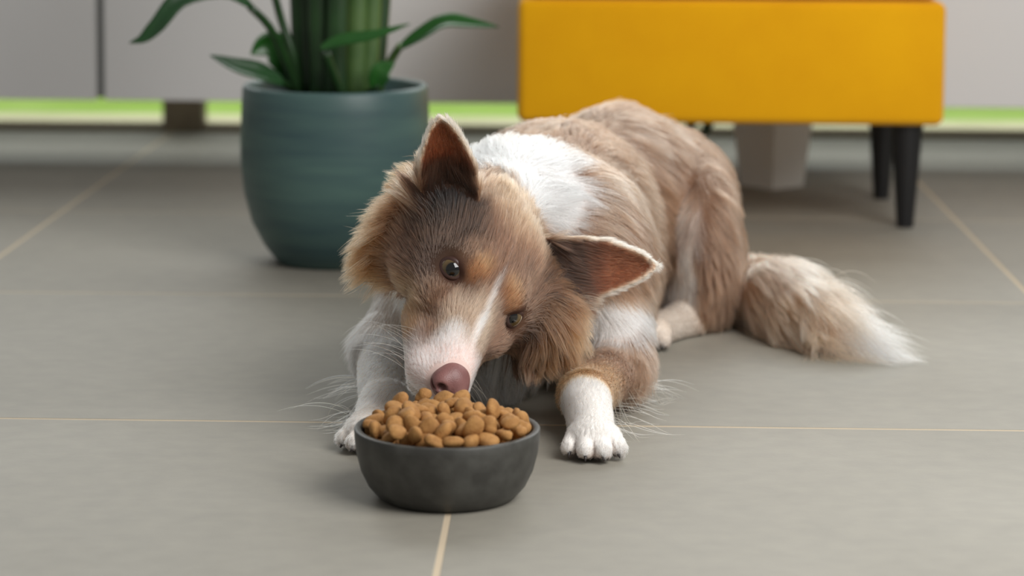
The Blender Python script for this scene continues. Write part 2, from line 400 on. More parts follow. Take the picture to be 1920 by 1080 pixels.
HO = P(909, 544, 2.070)                                   # between the eyes
_ray = unit(HO - np.array([0, 0, CAM_H]))
_rt = unit(np.cross(_ray, [0, 0, 1])); _up = np.cross(_rt, _ray)
def from_view(a): return a[0] * _rt + a[1] * _up - a[2] * _ray
HF = unit(from_view((-.146, -.692, .707)))                    # muzzle
HX = from_view((.718, -.565, -.405)); HX = unit(HX - HF * HX.dot(HF))   # dog's left
HU = np.cross(HF, HX)                                      # top of skull
HM = np.array([HX, HF, HU])                                # local -> world: l @ HM
def H(x, f, u): return HO + x * HX + f * HF + u * HU
def Hd(x, f, u): return unit(x * HX + f * HF + u * HU)

PR = []      # primitives: dict(kind, geometry, k, part, flow, length)
def ell(c, r, axes=None, k=.02, part='body', flow=(0, 1, 0), ln=.03, lift=.25, sub=False):
    PR.append(dict(t='e', c=np.asarray(c, float), r=np.asarray(r, float), A=np.eye(3) if axes is None else np.asarray(axes, float), k=k, part=part, flow=unit(flow), ln=ln, lift=lift, sub=sub))
def cone(a, b, r1, r2, k=.02, part='body', flow=None, ln=.03, lift=.25):
    a, b = np.asarray(a, float), np.asarray(b, float)
    PR.append(dict(t='c', a=a, b=b, r1=r1, r2=r2, k=k, part=part, flow=unit(b - a) if flow is None else unit(flow), ln=ln, lift=lift, sub=False))
def hell(x, f, u, r, k=.012, part='head', flow=(0, -1, 0), ln=.012, lift=.2, sub=False, sym=True):
    for s in ((1, -1) if sym and x else (1,)):
        ell(H(s * x, f, u), r, HM, k, part, Hd(s * flow[0], flow[1], flow[2]), ln, lift, sub)
def hcone(a, b, r1, r2, k=.012, part='head', flow=(0, -1, 0), ln=.01, lift=.2, sym=True):
    for s in ((1, -1) if sym and a[0] else (1,)):
        cone(H(s * a[0], a[1], a[2]), H(s * b[0], b[1], b[2]), r1, r2, k, part, Hd(s * flow[0], flow[1], flow[2]), ln, lift)

def sd(p, q):
    if q['t'] == 'e':
        l = (p - q['c']) @ q['A'].T
        k0 = np.sqrt(((l / q['r']) ** 2).sum(-1)); k1 = np.sqrt(((l / q['r'] ** 2) ** 2).sum(-1)) + 1e-9
        return k0 * (k0 - 1) / k1
    if q['t'] == 'c':
        ba = q['b'] - q['a']; L2 = ba.dot(ba); pa = p - q['a']
        h = np.clip((pa @ ba) / L2, 0, 1)
        d = np.sqrt(((pa - h[..., None] * ba) ** 2).sum(-1))
        return d - (q['r1'] + (q['r2'] - q['r1']) * h)
    if q['t'] == 'ear':
        l = (p - q['b0']) @ q['A'].T; s, o, a = l[..., 0], l[..., 1], l[..., 2] / q['L']
        ac = np.clip(a, 0, 1)
        w = q['w'] * (1 - ac ** 2.0) ** 0.9 * (1 - .10 * (1 - ac)) + .0015
        sheet = q['cup'] * np.minimum((s / w) ** 2, 1.4) * (1 - .5 * ac) - .004 + q['bend'] * ac ** 2
        th = .0032
        return np.maximum.reduce([np.abs(o - sheet) - th, (np.abs(s) - w) * .9, (-.25 - a) * q['L'], (a - 1) * q['L']]) * .75
def bounds(q, m):
    if q['t'] == 'e':
        e = np.sqrt(((q['A'].T * q['r']) ** 2).sum(1)); return q['c'] - e - m, q['c'] + e + m
    if q['t'] == 'c':
        return np.minimum(q['a'] - q['r1'], q['b'] - q['r2']) - m, np.maximum(q['a'] + q['r1'], q['b'] + q['r2']) + m
    return q['b0'] - q['L'] * 1.2 - m, q['b0'] + q['L'] * 1.2 + m

down = np.array([0, 0, -1.0])
# ---- trunk
back = np.array([.3, .92, -.1])
ell((-.062, 2.300, .119), (.092, .115, .097), k=.045, part='trunk', flow=(.1, .75, -.45), ln=.040)
ell((-.024, 2.45, .130), (.098, .16, .097), k=.045, part='trunk', flow=(.25, .75, -.55), ln=.036)
ell((.040, 2.63, .129), (.088, .12, .094), k=.045, part='trunk', flow=(.35, .7, -.55), ln=.038)
ell((.0, 2.52, .07), (.074, .20, .06), k=.045, part='trunk', flow=(.1, .5, -.8), ln=.04)
# shoulder blades / upper arms
ell((-.135, 2.285, .115), (.042, .075, .075), k=.045, part='trunk', flow=(-.2, .5, -.8), ln=.038)
ell((.016, 2.29, .120), (.044, .075, .078), k=.045, part='trunk', flow=(.3, .5, -.75), ln=.038)
# chest / brisket
ell((-.078, 2.225, .082), (.056, .05, .056), part='chest', flow=(0, -.25, -1), ln=.055, lift=.3)
# neck
cone(H(0, -.085, -.024), (-.055, 2.275, .152), .044, .072, k=.03, part='neck', flow=(.05, .85, -.2), ln=.040, lift=.3)
cone(H(0, -.06, -.06), (-.070, 2.24, .10), .036, .058, k=.03, part='throat', flow=(0, .0, -1), ln=.055, lift=.25)
# ---- hind quarter, dog's left (in view)
ell(P(1316, 440, 2.60), (.040, .085, .074), part='haunch', flow=(.1, .15, -1), ln=.034, lift=.2)
ell(P(1326, 505, 2.57), (.030, .062, .058), part='haunch', flow=(.0, .0, -1), ln=.03, lift=.2)
cone(P(1312, 555, 2.56), P(1330, 590, 2.64), .030, .024, part='haunch', flow=(0, .1, -1), ln=.024)
cone(P(1340, 596, 2.64), P(1285, 602, 2.53), .018, .018, k=.012, part='hindfoot', ln=.012)
cone(P(1285, 602, 2.53), P(1225, 622, 2.475), .018, .017, k=.012, part='hindfoot', ln=.010)
ell(P(1275, 345, 2.68), (.045, .07, .05), k=.045, part='trunk', flow=(.4, .4, -.7), ln=.036)
# right haunch (mostly behind the trunk)
ell((-.055, 2.62, .09), (.036, .085, .072), part='haunch', flow=(-.1, .15, -1), ln=.035)
cone((-.07, 2.64, .022), (-.085, 2.53, .018), .018, .016, part='hindfoot', ln=.012)
# rump
ell((.092, 2.70, .092), (.060, .065, .074), k=.045, part='trunk', flow=(.4, .5, -.7), ln=.04)
# ---- tail on the floor
tl = [P(1385, 545, 2.70), P(1420, 548, 2.62), P(1462, 560, 2.55), P(1505, 596, 2.50), P(1545, 628, 2.465), P(1585, 650, 2.445)]
tr = [.030, .030, .032, .030, .025, .014]
for i in range(5): cone(tl[i], tl[i + 1], tr[i], tr[i + 1], k=.02, part='tail', ln=(.042, .052, .055, .058, .058)[i], lift=.28, flow=unit(tl[i + 1] - tl[i]) + np.array([.25, -.25, -.25]))
# ---- forelegs. dog's left: shoulder, elbow, wrist, paw
eL, wL, pL = P(1160, 688, 2.205), P(1098, 742, 2.095), P(1110, 812, 2.035)
cone((.022, 2.275, .10), eL, .038, .027, part='upperarm', ln=.030, flow=(.1, .2, -1))
cone(eL, wL, .0265, .0195, k=.014, part='foreleg', ln=.014, lift=.16)
cone(wL, pL, .0195, .0185, k=.010, part='foreleg', ln=.008, lift=.16)
# dog's right
eR, wR, pR = P(726, 658, 2.215), P(724, 765, 2.085), P(686, 826, 2.035)
cone((-.135, 2.27, .10), eR, .036, .027, part='upperarm', ln=.030, flow=(-.1, .1, -1))
cone(eR, wR, .0270, .0200, k=.014, part='foreleg', ln=.014, lift=.16)
cone(wR, pR, .0205, .0185, k=.010, part='foreleg', ln=.010, lift=.16)
CLAWS = []
def paw(base, fwd, part='paw', s=1.0):
    fwd = unit([fwd[0], fwd[1], 0]); side = np.array([fwd[1], -fwd[0], 0])
    b = np.array([base[0], base[1], 0])
    ell(b + [0, 0, .016 * s], (.021 * s, .021 * s, .0155 * s), np.array([side, fwd, [0, 0, 1]]), .008, part, fwd, .007, .15)
    for j, (sx, sf, r) in enumerate(((-.0195, .012, .0074), (-.0070, .0225, .0080), (.0070, .0225, .0080), (.0195, .012, .0074))):
        k0 = b + side * sx * s * .72 + fwd * (sf - .016) * s + [0, 0, .0185 * s]
        k1 = b + side * sx * s + fwd * sf * s + [0, 0, .0105 * s]
        cone(k0, k1, r * s, r * s, k=.0015, part=part, ln=.0062, lift=.14)
        tip = k1 + fwd * (r - .0030) * s + [0, 0, -.0025]
        CLAWS.append((tip, unit(fwd + side * sx * 12 + [0, 0, -.55])))
paw(P(1112, 856, 2.018), (.03, -1))
paw(P(700, 850, 2.035), (-.28, -1))
paw(P(1222, 630, 2.462), (-.45, -1), s=.92)
# ---- head
hell(0, -.056, -.016, (.054, .060, .046), part='head', flow=(0, -1, .05), ln=.024, lift=.13)
hell(0, -.018, -.012, (.046, .038, .031), part='head', flow=(0, -1, .15), ln=.018, lift=.12)
hell(.022, -.010, .004, (.018, .018, .013), k=.01, part='head', flow=(.15, -1, .3), ln=.014, lift=.15)
hell(.038, -.030, -.036, (.026, .042, .030), k=.015, part='cheek', flow=(.25, -.8, -.5), ln=.022, lift=.15)
hcone((0, .002, -.027), (0, .080, -.0310), .0315, .0225, k=.012, part='muzzle', flow=(0, -1, 0), ln=.0075, lift=.16)
hcone((0, -.004, -.009), (0, .088, -.0200), .0130, .0105, k=.012, part='muzzle', flow=(0, -1, .05), ln=.0075, lift=.16)
hell(.030, .006, -.026, (.020, .030, .018), k=.014, part='cheek', flow=(.3, -1, -.2), ln=.011, lift=.15)
hcone((.020, .030, -.045), (.0150, .080, -.0400), .0175, .0150, k=.008, part='muzzle', flow=(.35, -1, -.35), ln=.0075, lift=.18)
hcone((0, -.02, -.060), (0, .070, -.0600), .0265, .0130, k=.005, part='jaw', flow=(0, -1, -.3), ln=.008, lift=.18)
hell(.037, .014, .001, (.0085, .009, .0075), k=.006, sub=True, part='socket')
# ruff below the ears
hell(.052, -.074, -.026, (.020, .030, .030), k=.022, part='ruff', flow=(.75, -.2, -.6), ln=.062, lift=.3)
hell(.040, -.060, -.062, (.024, .032, .030), k=.022, part='ruff', flow=(.35, -.15, -1), ln=.055, lift=.25)
ell(P(1036, 602, 2.14), (.020, .026, .024), k=.03, part='ruff', flow=(.35, -.2, -.95), ln=.042, lift=.26)
ell(P(985, 606, 2.13), (.020, .024, .020), k=.025, part='ruff', flow=(.05, -.2, -1), ln=.044, lift=.22)
# ears
for s in (1, -1):
    b0 = H(s * .066 + (.008 if s > 0 else 0), -.070 - (.015 if s > 0 else 0), .009); ax = Hd(s * .054, -.0194, .0403)
    op = from_view((0, 0, 1)) if s < 0 else from_view((.05, -.15, 1)); op = unit(op - ax * op.dot(ax)); sv = np.cross(op, ax)
    PR.append(dict(t='ear', b0=b0, A=np.array([sv, op, ax]), L=.064 if s < 0 else .081, w=.0262 if s < 0 else .0278, cup=.011, bend=0.004, k=.006, part='ear', flow=ax, ln=.011, lift=.12, sub=False, s=s))

for i, q in enumerate(PR): q['id'] = i
# ---- polygonise
def smin(a, b, k):
    h = np.clip(k - np.abs(a - b), 0, None) / k
    return np.minimum(a, b) - h * h * k * .25
RES = .0025
lo = np.min([bounds(q, .006)[0] for q in PR], 0); hi = np.max([bounds(q, .006)[1] for q in PR], 0)
lo[2] = -.006
dims = np.ceil((hi - lo) / RES).astype(int) + 1
D = np.full(dims, .2, np.float32)
for q in PR:
    a, b_ = bounds(q, .055 if not q['sub'] else .02)
    i0 = np.clip(np.floor((a - lo) / RES).astype(int), 0, dims); i1 = np.clip(np.ceil((b_ - lo) / RES).astype(int) + 1, 0, dims)
    g = np.stack(np.meshgrid(*[lo[i] + RES * np.arange(i0[i], i1[i]) for i in range(3)], indexing='ij'), -1)
    d = sd(g, q).astype(np.float32); sl = tuple(slice(i0[i], i1[i]) for i in range(3))
    D[sl] = -smin(-D[sl], d, q['k']) if q['sub'] else smin(D[sl], d, q['k'])
zz = (lo[2] + RES * np.arange(dims[2]))[None, None, :]
D = np.maximum(D, .0005 - zz).astype(np.float32)            # lies on the floor

def surface_nets(D, lo, res):
    S = D < 0
    c = np.zeros(tuple(n - 1 for n in D.shape), np.uint8)
    offs = [(i, j, k) for i in (0, 1) for j in (0, 1) for k in (0, 1)]
    n = D.shape
    for o in offs: c += S[o[0]:n[0] - 1 + o[0], o[1]:n[1] - 1 + o[1], o[2]:n[2] - 1 + o[2]]
    act = np.argwhere((c > 0) & (c < 8))
    idx = np.full(c.shape, -1, np.int32); idx[tuple(act.T)] = np.arange(len(act))
    acc = np.zeros((len(act), 3)); cnt = np.zeros(len(act))
    for a in range(8):
        for bb in range(a + 1, 8):
            oa, ob = np.array(offs[a]), np.array(offs[bb])
            if np.abs(oa - ob).sum() != 1: continue
            va = D[tuple((act + oa).T)]; vb = D[tuple((act + ob).T)]
            m = (va < 0) != (vb < 0); t = va[m] / (va[m] - vb[m])
            acc[m] += oa + t[:, None] * (ob - oa); cnt[m] += 1
    V = lo + res * (act + acc / cnt[:, None])
    faces = []
    for ax in range(3):
        b1, b2 = (ax + 1) % 3, (ax + 2) % 3
        s0 = [slice(None)] * 3; s1 = [slice(None)] * 3; s0[ax] = slice(0, -1); s1[ax] = slice(1, None)
        e = np.argwhere(S[tuple(s0)] != S[tuple(s1)])
        e = e[(e[:, b1] > 0) & (e[:, b2] > 0) & (e[:, b1] < n[b1] - 1) & (e[:, b2] < n[b2] - 1)]
        fl = S[tuple(e.T)]
        def cell(d1, d2):
            q = e.copy(); q[:, b1] -= d1; q[:, b2] -= d2; return idx[tuple(q.T)]
        f4 = np.stack([cell(1, 1), cell(0, 1), cell(0, 0), cell(1, 0)], 1)
        f4[~fl] = f4[~fl][:, ::-1]; faces.append(f4)
    return V, np.vstack(faces)
BV, BF = surface_nets(D, lo, RES)
near_ear = np.min([np.abs(sd(BV, q)) for q in PR if q['t'] == 'ear'], 0) < .004
for _ in range(6):                                          # ease the stair-steps of the thin ear edges
    acc = np.zeros_like(BV); cnt = np.zeros(len(BV))
    for i in range(4):
        np.add.at(acc, BF[:, i], BV[BF[:, (i + 1) % 4]] + BV[BF[:, i - 1]]); np.add.at(cnt, BF[:, i], 2)
    BV[near_ear] += .5 * (acc / cnt[:, None] - BV)[near_ear]
e1 = BV[BF[:, 2]] - BV[BF[:, 0]]; e2 = BV[BF[:, 3]] - BV[BF[:, 1]]
FN = np.cross(e1, e2); VN = np.zeros_like(BV)
for i in range(4): np.add.at(VN, BF[:, i], FN)
VN /= np.linalg.norm(VN, axis=1)[:, None] + 1e-12

# ---- coat colours: patches in the dog's own 3-D space
def wob(p, f, seed):
    r = np.random.RandomState(seed); o = np.zeros(len(p))
    for _ in range(6):
        k = r.randn(3) * f; o += np.sin(p @ k + r.rand() * 6.28)
    return o / 6 ** .5
def fields(p):
    """blend of the parts near p: flow, length, lift, nearest part"""
    ds = []; names = []
    fl = np.zeros_like(p); ln = np.zeros(len(p)); lf = np.zeros(len(p)); ws = np.zeros(len(p)) + 1e-12
    best = np.full(len(p), 9.0); part = np.zeros(len(p), int)
    for i, q in enumerate(PR):
        if q['sub']: continue
        d = sd(p, q); w = np.exp(-np.clip(d, -.01, .2) / .006)
        fl += w[:, None] * q['flow']; ln += w * q['ln']; lf += w * q['lift']; ws += w
        m = d < best; best[m] = d[m]; part[m] = i
    return fl / ws[:, None], ln / ws, lf / ws, part
PART_NAMES = np.array([q['part'] for q in PR])
def coat(p, n, skin=False):
    """coat colour (linear) at points p with normals n"""
    l = (p - HO) @ HM.T; x, f_, u = l.T
    fl, ln, lf, part = fields(p); nm = PART_NAMES[part]
    C = np.tile(lin(194, 148, 118), (len(p), 1))
    w1, w2, w3 = wob(p, 40, 1), wob(p, 90, 2), wob(p, 22, 3)
    def put(m, col):
        m = np.clip(m, 0, 1)[:, None]; C[:] = C * (1 - m) + np.asarray(col) * m
    def blob(c, r, soft=.5, jit=.12, space='w'):
        q = (p - np.asarray(c)) if space == 'w' else (l - np.asarray(c))
        d = np.sqrt(((q / np.asarray(r)) ** 2).sum(1)) + jit * w2 + jit * .7 * w1
        return np.clip((1 + soft / 2 - d) / soft, 0, 1)
    isin = lambda *a: np.isin(nm, a).astype(float)
    trunk = isin('trunk')
    put(trunk * np.clip(.25 + .5 * w3, 0, .6), lin(166, 122, 96))
    put(trunk * np.clip(.5 * w1 - .1, 0, .5), lin(222, 186, 158))
    # haunch
    hq = isin('haunch')
    put(hq * .8, lin(176, 132, 104)); put(hq * np.clip(.5 * w1, 0, .6), lin(146, 106, 82))
    put(blob(P(1290, 400, 2.52), (.012, .03, .045), .6) * .8, lin(226, 206, 194))
    put(blob(P(1282, 550, 2.50), (.014, .08, .05), .5), lin(236, 224, 214))
    put(isin('hindfoot') * .95, lin(230, 216, 202))
    # tail
    tq = isin('tail'); put(tq, lin(232, 190, 158))
    put(tq * np.clip((p[:, 2] - .05) / .03, 0, 1) * .9, lin(248, 230, 214))
    put(tq * np.clip((p[:, 0] - tl[4][0] - .004) / .012, 0, 1), lin(244, 232, 222))
    # chest, throat, collar
    put(isin('chest', 'throat') * .95, lin(244, 238, 232))

    put(blob((-.052, 2.245, .205), (.056, .055, .062), .35), lin(250, 247, 246))
    put(blob(P(1035, 365, 2.20), (.048, .05, .036), .4) * (1 - isin('head', 'ruff', 'cheek', 'ear')), lin(250, 247, 246))
    put(blob((-.085, 2.285, .205), (.022, .05, .04), .4), lin(250, 247, 246))
    # forelegs
    right = (p[:, 0] < -.10); leg_ = isin('foreleg', 'upperarm', 'paw')
    put(leg_ * right, lin(240, 230, 220)); put(leg_ * right * np.clip(.5 * w1, 0, .5), lin(206, 184, 164))
    lf_ = leg_ * (~right) * (p[:, 1] < 2.4)
    put(lf_, lin(182, 142, 116))
    t_ = np.clip((2.152 - p[:, 1] + .006 * w2) / .035, 0, 1); put(lf_ * t_ * .8, lin(228, 182, 138))
    t_ = np.clip((2.094 - p[:, 1] + (.040 - p[:, 2]) * .25 + .002 * w2) / .008, 0, 1); put(lf_ * t_, lin(250, 245, 240))
    put(blob(P(1150, 596, 2.20), (.036, .12, .018), .4), lin(246, 240, 236))
    put(isin('paw') * (p[:, 1] > 2.4), lin(232, 218, 204))
    td = np.sort(np.stack([sd(p, q) for q in PR if q['part'] == 'paw' and q['t'] == 'c'], 1), 1)   # stained fur plus painted-in shade between the toes
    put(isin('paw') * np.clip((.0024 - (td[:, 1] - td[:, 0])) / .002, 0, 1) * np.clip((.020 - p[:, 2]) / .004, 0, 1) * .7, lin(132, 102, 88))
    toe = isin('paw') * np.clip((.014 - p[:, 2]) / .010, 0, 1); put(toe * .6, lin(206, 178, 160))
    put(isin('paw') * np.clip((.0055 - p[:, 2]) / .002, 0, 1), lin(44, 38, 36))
    # ---------------- head
    hd = isin('head', 'cheek', 'muzzle', 'jaw', 'ruff')
    put(hd, lin(142, 102, 79))
    put(isin('ruff'), lin(196, 140, 96)); put(isin('ruff') * np.clip(.7 * w1 + .22, 0, .8), lin(140, 94, 64))
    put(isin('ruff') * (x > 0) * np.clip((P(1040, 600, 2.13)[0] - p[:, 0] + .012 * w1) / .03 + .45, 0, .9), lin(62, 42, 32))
    put(hd * blob((0.01, -.085, .02), (.05, .04, .04), .8, .1, 'h'), lin(204, 162, 128))
    put(hd * np.clip(.35 * w2, 0, .4), lin(172, 130, 100))
    put(hd * blob((-.048, -.035, -.004), (.034, .042, .036), .8, .15, 'h') * .9, lin(84, 64, 52))
    put(hd * blob((-.040, .004, -.022), (.020, .022, .022), .8, .15, 'h') * .7, lin(104, 80, 68))
    put(hd * blob((.055, -.035, -.010), (.02, .035, .03), .7, .15, 'h') * .6, lin(112, 82, 62))
    for s in (1, -1):
        put(blob((s * .066, -.060, .010), (.030, .028, .026) if s < 0 else (.018, .018, .020), .7, .1, 'h') * hd * (p[:, 1] < 2.125 + .05 * (s < 0)), lin(30, 21, 17))
        put(hd * blob((s * .019, .001, .010), (.011, .010, .014), .7, .1, 'h') * .85, lin(206, 142, 96))
        put(hd * blob((s * .045, .030, -.045), (.02, .03, .018), .7, .1, 'h') * .8, lin(206, 154, 112))
        put(hd * blob((s * .034, .003, -.002), (.0128, .0120, .0120), .35, .02, 'h') * .85, lin(96, 62, 52))
    # muzzle: pale bridge, white tip
    mz = isin('muzzle', 'jaw', 'head')
    put(mz * blob((-.006, .045, -.004), (.024, .030, .02), .7, .12, 'h') * .7, lin(222, 186, 156))
    put(mz * np.clip((f_ - .050 - .30 * np.abs(x) * (x > 0) + .007 * w2 + .004 * w1) / .020, 0, 1), lin(250, 238, 232))
    put(mz * np.clip((f_ - .06) / .02, 0, 1) * np.clip((-.030 - u) / .012, 0, 1) * np.clip(.55 + .3 * w2, 0, .85), lin(190, 146, 142))
    bw_ = .0030 + .055 * np.clip(f_ + .012, 0, .1)
    put(mz * np.clip((bw_ - np.abs(x - .0015 - .0018 * w1) + .0022 * w2) / .0050, 0, 1) * np.clip((f_ + .075) / .02, 0, 1) * (u > -.03) * np.clip(.42 + .5 * np.clip((f_ + .01) / .035, 0, 1) + .12 * w2, 0, .95), lin(250, 236, 228))
    put(isin('jaw') * np.clip((f_ - .0) / .02, 0, 1) * .9, lin(240, 226, 216))
    for fx, ff, fu in ((-.008, .078, -.008), (-.006, .084, -.0085), (-.030, .052, -.05), (-.0345, .04, -.05)):
        put(blob((fx, ff, fu), (.0022, .003, .006), .9, .2, 'h') * .55, lin(150, 106, 98))
    # ears: reddish dark inside, pale rim
    for q in PR:
        if q['t'] != 'ear': continue
        e = (p - q['b0']) @ q['A'].T; a = e[:, 2] / q['L']; ear = (nm == 'ear') & (np.abs(part - q["id"]) < .5)
        put(ear.astype(float), lin(214, 176, 142))
        w = q['w'] * (1 - np.clip(a, 0, 1) ** 2.0) ** .9 + .002
        facing = (n @ q['A'][1]) > 0.05
        inner = ear & facing
        edge = np.clip((w - np.abs(e[:, 0]) - .0025) / .004, 0, 1) * np.clip((.97 - a) / .06, 0, 1)
        put(inner * edge, lin(140, 82, 56))
        put(inner * edge * blob(q['b0'] + q['A'][2] * q['L'] * .6, (.018, .018, .018), .8) * .7, lin(160, 92, 60))
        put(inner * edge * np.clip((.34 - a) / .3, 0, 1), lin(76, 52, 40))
        put(ear * (1 - edge) * .9 * np.clip(a / .3, 0, 1), lin(238, 216, 194))
    w = np.clip((C.min(1) - .22) / .42, 0, 1)[:, None]      # pigmented hair is deeper than the first estimate, white stays
    C = C * (.52 + .46 * w)
    if skin:                                                # bare skin shows between the hairs of the muzzle
        C = C * np.where(np.isin(nm, ['foreleg', 'paw', 'ear']), .92, .72)[:, None]  # body under the fur darkened, painted shade between the strands
        put(isin('muzzle') * np.clip((f_ - .055) / .02, 0, 1), lin(222, 196, 188))
    return C
dog = empty('dog', (-.05, 2.35, 0))
tag(dog, 'brown and white dog lying on the tiles with head tilted over a bowl', 'dog')
dloc = np.array(dog.location)
m_skin = bpy.data.materials.new('dog_coat'); m_skin.use_nodes = True
nt = m_skin.node_tree; b = nt.nodes['Principled BSDF']; at = nt.nodes.new('ShaderNodeAttribute'); at.attribute_name = 'coat'
nt.links.new(at.outputs['Color'], b.inputs['Base Color']); b.inputs['Roughness'].default_value = .85; b.inputs['Specular IOR Level'].default_value = .2
me = bpy.data.meshes.new('body')
me.vertices.add(len(BV)); me.vertices.foreach_set('co', (BV - dloc).astype(np.float32).ravel())
me.loops.add(BF.size); me.loops.foreach_set('vertex_index', BF.astype(np.int32).ravel())
me.polygons.add(len(BF)); me.polygons.foreach_set('loop_start', np.arange(0, BF.size, 4, dtype=np.int32))
me.update(); me.validate(); me.shade_smooth(); me.materials.append(m_skin)
att = me.attributes.new('coat', 'FLOAT_COLOR', 'POINT')
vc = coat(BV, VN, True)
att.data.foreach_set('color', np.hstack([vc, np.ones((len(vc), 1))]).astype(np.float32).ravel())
dbody = bpy.data.objects.new('body', me); COL.objects.link(dbody); dbody.parent = dog
# ---- eyes
m_eye = bpy.data.materials.new('dog_eye'); m_eye.use_nodes = True
nt = m_eye.node_tree; b = nt.nodes['Principled BSDF']; b.inputs['Roughness'].default_value = .06; b.inputs['Coat Weight'].default_value = .6; b.inputs['Coat Roughness'].default_value = .03
tc = nt.nodes.new('ShaderNodeTexCoord'); sp = nt.nodes.new('ShaderNodeSeparateXYZ'); nt.links.new(tc.outputs['Object'], sp.inputs[0])
mr = nt.nodes.new('ShaderNodeMapRange'); mr.inputs['From Min'].default_value = 0; mr.inputs['From Max'].default_value = .0110
rp = nt.nodes.new('ShaderNodeValToRGB'); cr = rp.color_ramp
cr.elements[0].position = .40; cr.elements[0].color = c4(216, 200, 178)
cr.elements[1].position = .955; cr.elements[1].color = c4(10, 9, 9)
for pos, c in ((.47, c4(216, 200, 178)), (.50, c4(58, 42, 26)), (.60, c4(104, 84, 50)), (.78, c4(88, 70, 42)), (.845, c4(66, 52, 32)), (.865, c4(10, 9, 9))):
    e = cr.elements.new(pos); e.color = c
nt.links.new(sp.outputs['Z'], mr.inputs['Value']); nt.links.new(mr.outputs['Result'], rp.inputs['Fac']); nt.links.new(rp.outputs['Color'], b.inputs['Base Color'])
m_lid = mat('eyelid_skin', c4(62, 40, 34), rough=.4)
EYES = {}
for s in (1, -1):
    ec = H(s * .0335, -.0012, -.0048); EYES[s] = ec
    v, f = lathe([(0, -.0110)] + [(.0110 * math.sin(a), -.0110 * math.cos(a)) for a in np.linspace(.08, math.pi - .08, 30)] + [(0, .0110)], 40)
    gz = Hd(-.34, .74, .58) if s < 0 else Hd(-.22, .78, .55)
    o = mesh_obj('eye', v, f, m_eye, dog, loc=(0, 0, 0)); o.location = Vector((ec - dloc).tolist())
    o.rotation_mode = 'QUATERNION'; o.rotation_quaternion = Vector(gz.tolist()).to_track_quat('Z', 'Y')
    o['label'] = 'amber eye with dark pupil'
    # eyelids: an almond opening in a shell around the eyeball
    ax = Hd(s * .52, .66, .50); hx = unit(HX * s - ax * (HX * s).dot(ax)); hx = unit(hx * .92 - np.cross(ax, hx) * .0); vy = np.cross(ax, hx)
    if vy.dot(HU) < 0: vy = -vy
    V = []; n_, rows = 40, 6
    for i in range(n_):
        ph = 2 * math.pi * i / n_
        al = 1 / math.hypot(math.cos(ph) / math.radians(56), math.sin(ph) / math.radians(37 if math.sin(ph) > 0 else 38))
        for j in range(rows):
            aa = al + (j - 1) * math.radians(6); rad = (.01105, .0119, .0123, .0122, .0117, .0106)[j]
            dr = ax * math.cos(aa) + (hx * math.cos(ph) + vy * math.sin(ph)) * math.sin(aa)
            V.append(ec + dr * rad)
    f = [(i * rows + j, ((i + 1) % n_) * rows + j, ((i + 1) % n_) * rows + j + 1, i * rows + j + 1) for i in range(n_) for j in range(rows - 1)]
    lid = mesh_obj('eyelid', V, f, m_lid, dog, loc=ec); lid['label'] = 'dark pinkish eyelid rim'
# ---- nose leather
PR_body = PR; PR = []
hell(0, .0965, -.0205, (.0158, .0125, .0125), k=.004, part='nose'); hell(0, .093, -.0305, (.0095, .010, .009), k=.006, part='nose')
hell(0, .0905, -.0150, (.0125, .0115, .0095), k=.007, part='nose')
hell(.0085, .101, -.0215, (.0075, .0085, .0085), k=.005, part='nose')
hell(.0080, .1100, -.0195, (.0042, .007, .0038), k=.003, sub=True); hell(.0140, .1055, -.0250, (.0042, .006, .0013), k=.002, sub=True)
hell(0, .1105, -.0275, (.0007, .004, .0085), k=.0025, sub=True)
NPR = PR; PR = PR_body
nlo = H(0, .096, -.023) - .028; nres = .0007; nd = (int(.056 / nres),) * 3
g = np.stack(np.meshgrid(*[nlo[i] + nres * np.arange(nd[i]) for i in range(3)], indexing='ij'), -1)
ND = np.full(nd, .2, np.float32)
for q in NPR:
    d = sd(g, q).astype(np.float32); ND = -smin(-ND, d, q['k']) if q['sub'] else smin(ND, d, q['k'])
v, f = surface_nets(ND, nlo, nres)
m_nose = mat('nose_leather', c4(142, 98, 94), rough=.42, spec=.5, noise=(60, c4(116, 76, 74), 4, .3, .7), bump=(900, .35, .0008))
o = mesh_obj('nose', v, f, m_nose, dog, loc=H(0, .09, -.02)); o['label'] = 'pinkish brown nose'
# ---- claws
m_claw = mat('claw_horn', c4(46, 38, 36), rough=.4)
for tip, dr in CLAWS:
    p0 = tip - dr * .005; p2 = tip + dr * .0065 + [0, 0, -.001]; p2[2] = max(p2[2], .0012)
    v, f = tube([p0, (p0 + p2) / 2 + [0, 0, .001], p2], [.0022, .002, .0006], n=8, samples=6)
    mesh_obj('claw', v, f, m_claw, dog, loc=p0)

# ---- fur: strands rooted on the body, combed by each part's lie of the coat
m_hair = bpy.data.materials.new('fur_strand'); m_hair.use_nodes = True
nt = m_hair.node_tree
for nn in list(nt.nodes):
    if nn.type == 'BSDF_PRINCIPLED': nt.nodes.remove(nn)
out = [nn for nn in nt.nodes if nn.type == 'OUTPUT_MATERIAL'][0]
hb = nt.nodes.new('ShaderNodeBsdfHairPrincipled'); hb.parametrization = 'COLOR'
hb.inputs['Roughness'].default_value = .42; hb.inputs['Radial Roughness'].default_value = .55
at = nt.nodes.new('ShaderNodeAttribute'); at.attribute_name = 'coat'
nt.links.new(at.outputs['Color'], hb.inputs['Color']); nt.links.new(hb.outputs[0], out.inputs['Surface'])

